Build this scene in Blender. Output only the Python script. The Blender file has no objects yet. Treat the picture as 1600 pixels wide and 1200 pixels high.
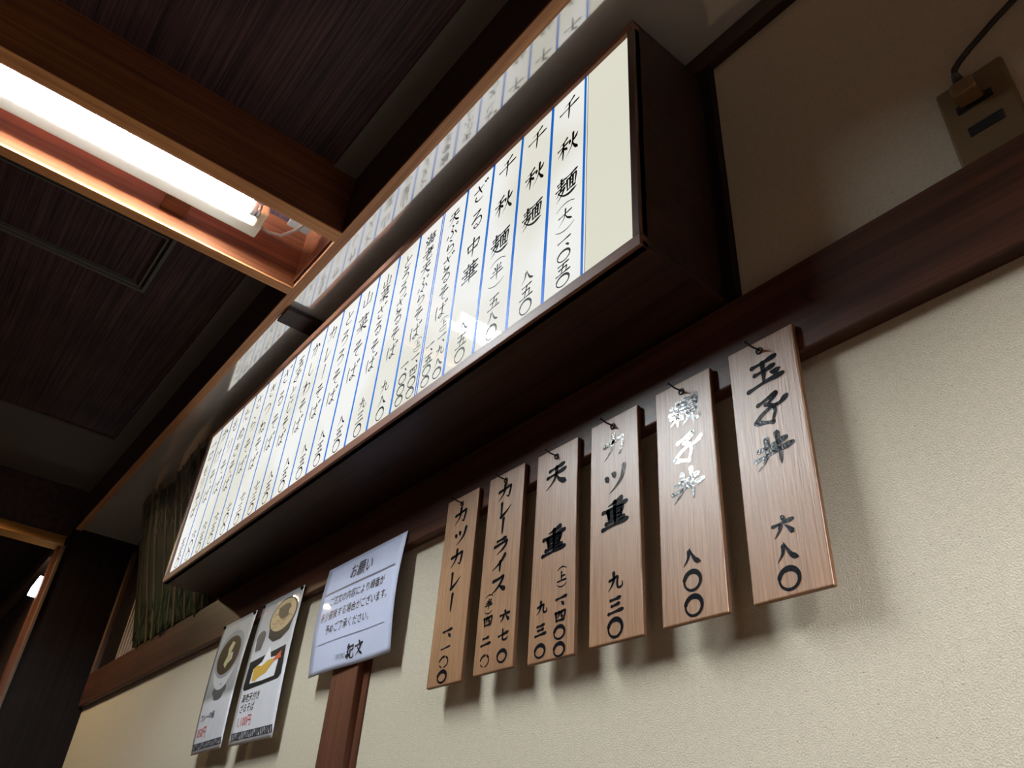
import bpy, bmesh, math, random
from mathutils import Vector, Matrix

# ------------------------------------------------------------------ camera, world, light, exposure
K = 0.68                 # metres per survey unit
ZC = 1.10                # height of the survey origin above the floor, metres
C = bpy.context.scene.collection
SC = bpy.context.scene


def V(x, y, z):
    return Vector((x * K, y * K, z * K + ZC))


cam_d = bpy.data.cameras.new('camera')
cam_d.sensor_width = 36.0
cam_d.lens = 36.0 * 1223.28 / 1600.0
cam_d.clip_start = 0.02
cam = bpy.data.objects.new('camera', cam_d)
C.objects.link(cam)
_rx, _ry, _rz = 2.1611184, -0.0662096, 0.8963413
cam.matrix_world = Matrix.Translation(V(0, -1, 0)) @ (
    Matrix.Rotation(_rz, 4, 'Z') @ Matrix.Rotation(_ry, 4, 'Y') @ Matrix.Rotation(_rx, 4, 'X'))
SC.camera = cam

w = bpy.data.worlds.new('world')
SC.world = w
w.use_nodes = True
w.node_tree.nodes['Background'].inputs[0].default_value = (0.55, 0.6, 0.8, 1)
w.node_tree.nodes['Background'].inputs[1].default_value = 0.01

SC.view_settings.view_transform = 'Standard'
SC.view_settings.look = 'None'
SC.view_settings.gamma = 1.0
SC.view_settings.use_curve_mapping = False
SC.view_settings.exposure = 0.0

TUBE_L = 320.0           # radiance of the fluorescent tubes
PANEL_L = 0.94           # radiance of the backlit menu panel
FILL_L = 1500.0           # radiance of the unseen tube added to brighten the right wall

rnd = random.Random(7)

# ------------------------------------------------------------------ materials
MATS = {}


def new_mat(name):
    m = bpy.data.materials.new(name)
    m.use_nodes = True
    MATS[name] = m
    return m, m.node_tree, m.node_tree.nodes['Principled BSDF']


def plain(name, col, rough=0.5, metal=0.0, coat=0.0, coat_rough=0.05, ior=1.45, emit=None, es=0.0, spec=0.5):
    m, nt, b = new_mat(name)
    b.inputs['Base Color'].default_value = (*col, 1)
    b.inputs['Roughness'].default_value = rough
    b.inputs['Metallic'].default_value = metal
    b.inputs['IOR'].default_value = ior
    b.inputs['Specular IOR Level'].default_value = spec
    b.inputs['Coat Weight'].default_value = coat
    b.inputs['Coat Roughness'].default_value = coat_rough
    if emit:
        b.inputs['Emission Color'].default_value = (*emit, 1)
        b.inputs['Emission Strength'].default_value = es
    return m


def wood(name, dark, light, axis='x', fine=60.0, rough=0.4, bump=0.15, spec=0.5, coat=0.0, contrast=(0.3, 0.7), stretch=0.02, blotch=0.35):
    """wood with grain running along one world axis"""
    m, nt, b = new_mat(name)
    N, L = nt.nodes, nt.links
    geo = N.new('ShaderNodeNewGeometry')
    mp = N.new('ShaderNodeMapping')
    s = {'x': (stretch, 1, 1), 'y': (1, stretch, 1), 'z': (1, 1, stretch)}[axis]
    mp.inputs['Scale'].default_value = s
    L.new(geo.outputs['Position'], mp.inputs['Vector'])
    n1 = N.new('ShaderNodeTexNoise')
    n1.inputs['Scale'].default_value = fine
    n1.inputs['Detail'].default_value = 6
    n1.inputs['Distortion'].default_value = 0.6
    L.new(mp.outputs[0], n1.inputs['Vector'])
    n2 = N.new('ShaderNodeTexNoise')
    n2.inputs['Scale'].default_value = fine * 4.5
    n2.inputs['Detail'].default_value = 3
    L.new(mp.outputs[0], n2.inputs['Vector'])
    n3 = N.new('ShaderNodeTexNoise')
    n3.inputs['Scale'].default_value = 5.0
    L.new(geo.outputs['Position'], n3.inputs['Vector'])
    mix = N.new('ShaderNodeMath')
    mix.operation = 'MULTIPLY_ADD'
    mix.inputs[1].default_value = 0.45
    L.new(n2.outputs['Fac'], mix.inputs[0])
    L.new(n1.outputs['Fac'], mix.inputs[2])
    mix2 = N.new('ShaderNodeMath')
    mix2.operation = 'MULTIPLY_ADD'
    mix2.inputs[1].default_value = blotch
    L.new(n3.outputs['Fac'], mix2.inputs[0])
    L.new(mix.outputs[0], mix2.inputs[2])
    sub = N.new('ShaderNodeMath')
    sub.operation = 'SUBTRACT'
    sub.inputs[1].default_value = 0.225 + blotch * 0.5
    L.new(mix2.outputs[0], sub.inputs[0])
    r = N.new('ShaderNodeValToRGB')
    r.color_ramp.elements[0].position = contrast[0]
    r.color_ramp.elements[0].color = (*dark, 1)
    r.color_ramp.elements[1].position = contrast[1]
    r.color_ramp.elements[1].color = (*light, 1)
    L.new(sub.outputs[0], r.inputs[0])
    L.new(r.outputs[0], b.inputs['Base Color'])
    bp = N.new('ShaderNodeBump')
    bp.inputs['Strength'].default_value = bump
    bp.inputs['Distance'].default_value = 0.0015
    L.new(mix.outputs[0], bp.inputs['Height'])
    L.new(bp.outputs[0], b.inputs['Normal'])
    b.inputs['Roughness'].default_value = rough
    b.inputs['Specular IOR Level'].default_value = spec
    b.inputs['Coat Weight'].default_value = coat
    b.inputs['Coat Roughness'].default_value = 0.40
    L.new(bp.outputs[0], b.inputs['Coat Normal'])
    return m


def wallpaper(name, col, col2):
    m, nt, b = new_mat(name)
    N, L = nt.nodes, nt.links
    geo = N.new('ShaderNodeNewGeometry')
    n1 = N.new('ShaderNodeTexNoise')
    n1.inputs['Scale'].default_value = 620
    n1.inputs['Detail'].default_value = 4
    L.new(geo.outputs['Position'], n1.inputs['Vector'])
    n2 = N.new('ShaderNodeTexNoise')
    n2.inputs['Scale'].default_value = 130
    n2.inputs['Detail'].default_value = 4
    L.new(geo.outputs['Position'], n2.inputs['Vector'])
    r = N.new('ShaderNodeValToRGB')
    r.color_ramp.elements[0].position = 0.32
    r.color_ramp.elements[0].color = (*col2, 1)
    r.color_ramp.elements[1].position = 0.62
    r.color_ramp.elements[1].color = (*col, 1)
    ad = N.new('ShaderNodeMath')
    ad.operation = 'MULTIPLY_ADD'
    ad.inputs[1].default_value = 0.25
    L.new(n2.outputs['Fac'], ad.inputs[0])
    hf = N.new('ShaderNodeMath')
    hf.operation = 'MULTIPLY'
    hf.inputs[1].default_value = 0.75
    L.new(n1.outputs['Fac'], hf.inputs[0])
    L.new(hf.outputs[0], ad.inputs[2])
    L.new(ad.outputs[0], r.inputs[0])
    # dark straw flecks
    mp = N.new('ShaderNodeMapping')
    mp.inputs['Scale'].default_value = (60, 60, 130)
    mp.inputs['Rotation'].default_value = (0.3, 0.6, 0.2)
    L.new(geo.outputs['Position'], mp.inputs['Vector'])
    vo = N.new('ShaderNodeTexVoronoi')
    vo.inputs['Scale'].default_value = 1.0
    L.new(mp.outputs[0], vo.inputs['Vector'])
    lt = N.new('ShaderNodeMath')
    lt.operation = 'LESS_THAN'
    lt.inputs[1].default_value = 0.075
    L.new(vo.outputs['Distance'], lt.inputs[0])
    fm = N.new('ShaderNodeMath')
    fm.operation = 'MULTIPLY'
    fm.inputs[1].default_value = 0.45
    L.new(lt.outputs[0], fm.inputs[0])
    mx = N.new('ShaderNodeMixRGB')
    mx.inputs[2].default_value = (0.16, 0.11, 0.06, 1)
    L.new(fm.outputs[0], mx.inputs[0])
    L.new(r.outputs[0], mx.inputs[1])
    L.new(mx.outputs[0], b.inputs['Base Color'])
    bp = N.new('ShaderNodeBump')
    bp.inputs['Strength'].default_value = 0.6
    bp.inputs['Distance'].default_value = 0.002
    L.new(ad.outputs[0], bp.inputs['Height'])
    L.new(bp.outputs[0], b.inputs['Normal'])
    b.inputs['Roughness'].default_value = 0.75
    b.inputs['Specular IOR Level'].default_value = 0.3
    return m


def laminated(name, stops, bump=0.25, scale=9.0):
    """printed sheet under glossy film; colour runs down the sheet by UV"""
    m, nt, b = new_mat(name)
    N, L = nt.nodes, nt.links
    uv = N.new('ShaderNodeUVMap')
    uv.uv_map = 'UVMap'
    sp = N.new('ShaderNodeSeparateXYZ')
    L.new(uv.outputs[0], sp.inputs[0])
    r = N.new('ShaderNodeValToRGB')
    el = r.color_ramp.elements
    el[0].position, el[0].color = stops[0][0], (*stops[0][1], 1)
    el[1].position, el[1].color = stops[-1][0], (*stops[-1][1], 1)
    for p, c in stops[1:-1]:
        e = el.new(p)
        e.color = (*c, 1)
    L.new(sp.outputs['Y'], r.inputs[0])
    L.new(r.outputs[0], b.inputs['Base Color'])
    geo = N.new('ShaderNodeNewGeometry')
    n1 = N.new('ShaderNodeTexNoise')
    n1.inputs['Scale'].default_value = scale
    n1.inputs['Detail'].default_value = 2
    L.new(geo.outputs['Position'], n1.inputs['Vector'])
    bp = N.new('ShaderNodeBump')
    bp.inputs['Strength'].default_value = bump
    bp.inputs['Distance'].default_value = 0.02
    L.new(n1.outputs['Fac'], bp.inputs['Height'])
    L.new(bp.outputs[0], b.inputs['Coat Normal'])
    b.inputs['Roughness'].default_value = 0.6
    b.inputs['Coat Weight'].default_value = 1.0
    b.inputs['Coat Roughness'].default_value = 0.06
    return m


RED_WOOD = ((0.085, 0.028, 0.013), (0.25, 0.09, 0.035))
m_rail = wood('dark_rail_wood', (0.035, 0.014, 0.009), (0.10, 0.038, 0.020), 'x', 45, 0.42, 0.12, spec=0.28)
m_beam_x = wood('panel_lit_beam_wood_long', (0.36, 0.16, 0.07), (0.66, 0.35, 0.17), 'x', 42, 0.5, 0.15, spec=0.25)
m_beam_edge = wood('panel_lit_beam_edge_wood', (0.30, 0.12, 0.045), (0.58, 0.28, 0.11), 'y', 42, 0.5, 0.15, spec=0.25)
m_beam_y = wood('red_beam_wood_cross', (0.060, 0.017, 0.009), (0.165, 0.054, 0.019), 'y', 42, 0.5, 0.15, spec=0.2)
m_post = wood('post_wood', (0.075, 0.027, 0.015), (0.16, 0.062, 0.034), 'z', 45, 0.45, 0.12, spec=0.25)
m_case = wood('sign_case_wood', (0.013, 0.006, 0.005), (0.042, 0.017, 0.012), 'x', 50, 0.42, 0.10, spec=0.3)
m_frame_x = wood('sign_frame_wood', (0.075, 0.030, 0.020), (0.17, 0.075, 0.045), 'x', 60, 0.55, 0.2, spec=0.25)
m_frame_top = wood('panel_lit_frame_top_wood', (0.14, 0.058, 0.036), (0.30, 0.14, 0.085), 'x', 60, 0.5, 0.2, spec=0.2)  # frame wood lightened to stand in for panel light on the top rail
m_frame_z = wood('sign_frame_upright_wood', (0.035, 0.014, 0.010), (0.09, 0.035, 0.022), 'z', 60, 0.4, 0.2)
m_black_wood = wood('black_pillar_wood', (0.004, 0.0025, 0.0025), (0.014, 0.007, 0.006), 'z', 40, 0.5, 0.1, spec=0.15)
m_ceiling = wood('ceiling_board_wood', (0.016, 0.009, 0.013), (0.10, 0.052, 0.052), 'x', 200, 0.55, 0.3, spec=0.2, stretch=0.012, contrast=(0.35, 0.85))
m_fascia = wood('fascia_wood', (0.022, 0.011, 0.011), (0.06, 0.028, 0.022), 'x', 45, 0.5, 0.1)
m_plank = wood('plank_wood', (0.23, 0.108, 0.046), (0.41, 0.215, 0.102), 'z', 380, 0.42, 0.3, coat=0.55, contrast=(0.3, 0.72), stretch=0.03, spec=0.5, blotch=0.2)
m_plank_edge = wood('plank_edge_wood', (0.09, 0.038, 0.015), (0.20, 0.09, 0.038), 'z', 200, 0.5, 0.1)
m_wall = wallpaper('straw_wallpaper', (0.64, 0.57, 0.44), (0.48, 0.42, 0.31))
m_strip = plain('grey_plaster_strip', (0.10, 0.09, 0.08), 0.7)
m_soffit = plain('glossy_white_soffit', (0.88, 0.88, 0.87), 0.075, metal=0.6)
m_vinyl = plain('black_vinyl', (0.008, 0.009, 0.012), 0.17)
_nt = m_vinyl.node_tree
_g = _nt.nodes.new('ShaderNodeNewGeometry')
_n = _nt.nodes.new('ShaderNodeTexNoise')
_n.inputs['Scale'].default_value = 260
_n.inputs['Detail'].default_value = 3
_b = _nt.nodes.new('ShaderNodeBump')
_b.inputs['Strength'].default_value = 0.22
_b.inputs['Distance'].default_value = 0.001
_nt.links.new(_g.outputs['Position'], _n.inputs['Vector'])
_nt.links.new(_n.outputs['Fac'], _b.inputs['Height'])
_nt.links.new(_b.outputs[0], _nt.nodes['Principled BSDF'].inputs['Normal'])
m_ink = plain('black_ink', (0.008, 0.008, 0.010), 0.6, spec=0.1)
m_print = plain('black_print', (0.02, 0.02, 0.024), 0.35)
m_grey_print = plain('grey_print', (0.2, 0.2, 0.24), 0.35)
m_red_print = plain('red_print', (0.55, 0.05, 0.04), 0.35)
m_blue = plain('blue_backlit_line', (0.004, 0.03, 0.12), 0.5, spec=0.1, emit=(0.003, 0.125, 0.50), es=1.0)
m_blue_dim = plain('pale_blue_backlit_line', (0.01, 0.04, 0.12), 0.5, spec=0.1, emit=(0.035, 0.14, 0.45), es=1.0)
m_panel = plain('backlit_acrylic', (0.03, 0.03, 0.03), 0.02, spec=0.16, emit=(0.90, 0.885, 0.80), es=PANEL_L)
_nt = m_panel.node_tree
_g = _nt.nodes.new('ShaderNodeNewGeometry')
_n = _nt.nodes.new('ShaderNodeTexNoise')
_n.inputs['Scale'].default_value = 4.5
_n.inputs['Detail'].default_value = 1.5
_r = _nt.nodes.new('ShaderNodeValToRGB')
_r.color_ramp.elements[0].position, _r.color_ramp.elements[0].color = .38, (0.80, 0.785, 0.69, 1)  # cream blotches in the emission stand in for uneven backlight
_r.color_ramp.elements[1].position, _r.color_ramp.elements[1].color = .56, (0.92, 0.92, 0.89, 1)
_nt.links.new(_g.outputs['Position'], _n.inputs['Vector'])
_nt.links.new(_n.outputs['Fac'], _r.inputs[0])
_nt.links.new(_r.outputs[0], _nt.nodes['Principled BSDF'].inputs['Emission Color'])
m_panel_b = plain('dim_backlit_acrylic', (0.03, 0.03, 0.03), 0.02, spec=0.16, emit=(0.76, 0.745, 0.62), es=PANEL_L)  # dimmer cream emission stands in for weaker backlight at this end
m_tube = plain('fluorescent_tube_glow', (0.9, 0.9, 0.9), 0.3, emit=(0.86, 0.95, 1.0), es=TUBE_L)
m_fill_tube = plain('fill_tube_glow', (0.9, 0.9, 0.9), 0.3, emit=(0.92, 0.96, 1.0), es=FILL_L)
m_tube_end = plain('frosted_tube_end', (0.75, 0.78, 0.78), 0.35)
m_enamel = plain('cream_enamel', (0.72, 0.66, 0.55), 0.35)
m_socket = plain('lamp_socket_plastic', (0.72, 0.60, 0.42), 0.45)
m_steel = plain('tube_cap_metal', (0.55, 0.55, 0.55), 0.35, metal=0.9)
m_cord = plain('grey_cord', (0.35, 0.33, 0.30), 0.5)
m_black_cord = plain('black_cord', (0.015, 0.012, 0.010), 0.5)
m_plate = plain('outlet_plate_plastic', (0.17, 0.115, 0.06), 0.5, spec=0.2)
m_slot = plain('outlet_slot_black', (0.01, 0.01, 0.01), 0.5)
m_plug = plain('plug_plastic', (0.15, 0.08, 0.035), 0.4)
m_nail = plain('black_nail_iron', (0.012, 0.011, 0.010), 0.45, metal=0.5)
m_slat = plain('lattice_wood', (0.32, 0.22, 0.15), 0.5)
m_lintel = wood('lintel_wood', (0.22, 0.09, 0.02), (0.42, 0.2, 0.05), 'y', 40, 0.35, 0.1)
m_jamb = wood('jamb_wood', (0.08, 0.042, 0.028), (0.16, 0.095, 0.06), 'z', 50, 0.4, 0.1)
m_floor = wood('floor_boards', (0.075, 0.045, 0.024), (0.16, 0.095, 0.052), 'x', 40, 0.4, 0.1)
m_notice = laminated('laminated_notice', [(0.0, (0.60, 0.64, 0.82)), (1.0, (0.62, 0.66, 0.84))], 0.12, 6.0)
m_menu_a = laminated('laminated_menu_grey', [(0.0, (0.72, 0.72, 0.76)), (0.36, (0.74, 0.74, 0.77)), (0.41, (0.34, 0.335, 0.33)), (0.75, (0.50, 0.49, 0.47)), (1.0, (0.62, 0.60, 0.57))], 0.22)
m_menu_b = laminated('laminated_menu_white', [(0.0, (0.72, 0.72, 0.76)), (0.40, (0.72, 0.72, 0.75)), (0.6, (0.60, 0.59, 0.60)), (1.0, (0.48, 0.47, 0.46))], 0.22)

# ------------------------------------------------------------------ mesh helpers
WLOC = {}


def obj(name, verts, faces, mat, parent=None, smooth=False, uvs=None):
    """verts in world metres; linked as one mesh object"""
    me = bpy.data.meshes.new(name)
    off = WLOC.get(parent.name, Vector((0, 0, 0))) if parent else None
    if parent is None:
        off = sum((Vector(v) for v in verts), Vector()) / len(verts)
        zmin = min(v[2] for v in verts)
        off = Vector((off.x, off.y, zmin))
    me.from_pydata([Vector(v) - off for v in verts], [], faces)
    me.materials.append(mat)
    if uvs:
        ul = me.uv_layers.new(name='UVMap')
        for poly in me.polygons:
            for li in poly.loop_indices:
                ul.data[li].uv = uvs[me.loops[li].vertex_index]
    if smooth:
        for p in me.polygons:
            p.use_smooth = True
    me.update()
    o = bpy.data.objects.new(name, me)
    C.objects.link(o)
    if parent:
        o.parent = parent
        WLOC[o.name] = off
    else:
        o.location = off
        WLOC[o.name] = off
    return o


def thing(name, loc, label, cat, group=None):
    o = bpy.data.objects.new(name, None)
    o.empty_display_size = 0.05
    C.objects.link(o)
    o.location = loc
    WLOC[o.name] = Vector(loc)
    tag(o, label, cat, group)
    return o


def tag(o, label, cat, group=None):
    o['label'] = label
    o['category'] = cat
    if group:
        o['group'] = group
    return o


def struct(o):
    o['kind'] = 'structure'
    return o


class MB:
    def __init__(s):
        s.v, s.f = [], []

    def add(s, vs, fs):
        b = len(s.v)
        s.v += [Vector(q) for q in vs]
        s.f += [tuple(i + b for i in f) for f in fs]
        return s

    def bm(s, bm):
        bm.verts.ensure_lookup_table()
        bm.verts.index_update()
        s.add([v.co.copy() for v in bm.verts], [[v.index for v in f.verts] for f in bm.faces])
        bm.free()
        return s

    def box(s, a, b, bevel=0.0, seg=2):
        """box between two survey corners"""
        A, B = V(*a), V(*b)
        lo = Vector((min(A.x, B.x), min(A.y, B.y), min(A.z, B.z)))
        hi = Vector((max(A.x, B.x), max(A.y, B.y), max(A.z, B.z)))
        bm = bmesh.new()
        bmesh.ops.create_cube(bm, size=1.0)
        d = hi - lo
        for v in bm.verts:
            v.co = Vector((lo.x + (v.co.x + .5) * d.x, lo.y + (v.co.y + .5) * d.y, lo.z + (v.co.z + .5) * d.z))
        if bevel > 0:
            bmesh.ops.bevel(bm, geom=list(bm.edges), offset=min(bevel, min(d) * 0.45), segments=seg, profile=0.5, affect='EDGES')
        return s.bm(bm)

    def tube(s, pts, r, n=10, cap=True):
        """tube through metre points, r one radius or a list"""
        P = [Vector(p) for p in pts]
        R = r if isinstance(r, (list, tuple)) else [r] * len(P)
        b = len(s.v)
        up = None
        for i, p in enumerate(P):
            t = (P[min(i + 1, len(P) - 1)] - P[max(i - 1, 0)]).normalized()
            if up is None:
                up = t.orthogonal().normalized()
            up = (up - t * up.dot(t)).normalized()
            sd = t.cross(up)
            for k in range(n):
                a = 2 * math.pi * k / n
                s.v.append(p + (up * math.cos(a) + sd * math.sin(a)) * R[i])
        for i in range(len(P) - 1):
            for k in range(n):
                s.f.append((b + i * n + k, b + i * n + (k + 1) % n, b + (i + 1) * n + (k + 1) % n, b + (i + 1) * n + k))
        if cap:
            s.f.append(tuple(b + k for k in reversed(range(n))))
            s.f.append(tuple(b + (len(P) - 1) * n + k for k in range(n)))
        return s

    def build(s, name, mat, parent=None, smooth=False):
        return obj(name, s.v, s.f, mat, parent, smooth)


def box(name, a, b, mat, parent=None, bevel=0.0015):
    return MB().box(a, b, bevel).build(name, mat, parent)


def spline(P, seg=7, tight=0.42):
    """smooth curve through 2D points with their running parameter"""
    n = len(P)
    if n == 2:
        return [(P[0][0] + (P[1][0] - P[0][0]) * k / seg, P[0][1] + (P[1][1] - P[0][1]) * k / seg) for k in range(seg + 1)]
    out = []
    for i in range(n - 1):
        p0, p1, p2, p3 = P[max(i - 1, 0)], P[i], P[i + 1], P[min(i + 2, n - 1)]
        for k in range(seg):
            t = k / seg
            h1, h2 = 2 * t ** 3 - 3 * t ** 2 + 1, -2 * t ** 3 + 3 * t ** 2
            h3, h4 = t ** 3 - 2 * t ** 2 + t, t ** 3 - t ** 2
            out.append(tuple(h1 * p1[a] + h2 * p2[a] + h3 * tight * (p2[a] - p0[a]) + h4 * tight * (p3[a] - p1[a]) for a in (0, 1)))
    out.append(tuple(P[-1]))
    return out


PROF = {'b': (.85, .55, .55, .7, 1.05, .75), 'v': (1.05, .8, .75, .7, .55, .2), 'p': (1.05, .9, .75, .55, .3, .06),
        'n': (.25, .45, .7, 1.0, 1.25, .12), 'd': (.2, .75, 1.1, 1.0, .45), 'h': (.9, .65, .8, .75, .55, .08),
        'c': (.75, .7, .65, .65, .55, .25), 't': (.5, .45, .5, .45, .5)}


def prof(kind, t):
    a = PROF[kind]
    x = t * (len(a) - 1)
    i = min(int(x), len(a) - 2)
    return a[i] + (a[i + 1] - a[i]) * (x - i)


def ribbon(mb, P, W, fn):
    """brush stroke: polygon strip of varying width through 2D points, mapped by fn, round ends"""
    n = len(P)
    L, R = [], []
    for i in range(n):
        a, b = P[max(i - 1, 0)], P[min(i + 1, n - 1)]
        dx, dy = b[0] - a[0], b[1] - a[1]
        l = math.hypot(dx, dy) or 1.0
        nx, ny = -dy / l, dx / l
        h = W[i] / 2
        L.append((P[i][0] + nx * h, P[i][1] + ny * h))
        R.append((P[i][0] - nx * h, P[i][1] - ny * h))
    base = len(mb.v)
    for q in L + R:
        mb.v.append(fn(*q))
    for i in range(n - 1):
        mb.f.append((base + i, base + i + 1, base + n + i + 1, base + n + i))
    for e, s in ((0, 1), (n - 1, -1)):
        a, b = L[e], R[e]
        c = ((a[0] + b[0]) / 2, (a[1] + b[1]) / 2)
        r = W[e] / 2
        a0 = math.atan2(a[1] - c[1], a[0] - c[0])
        pts = []
        for k in range(1, 5):
            t = a0 + s * math.pi * k / 5
            pts.append(fn(c[0] + r * math.cos(t), c[1] + r * math.sin(t)))
        b2 = len(mb.v)
        mb.v += pts
        ring = [base + e] + [b2 + k for k in range(4)] + [base + n + e]
        mb.f.append(tuple(ring))


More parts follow.
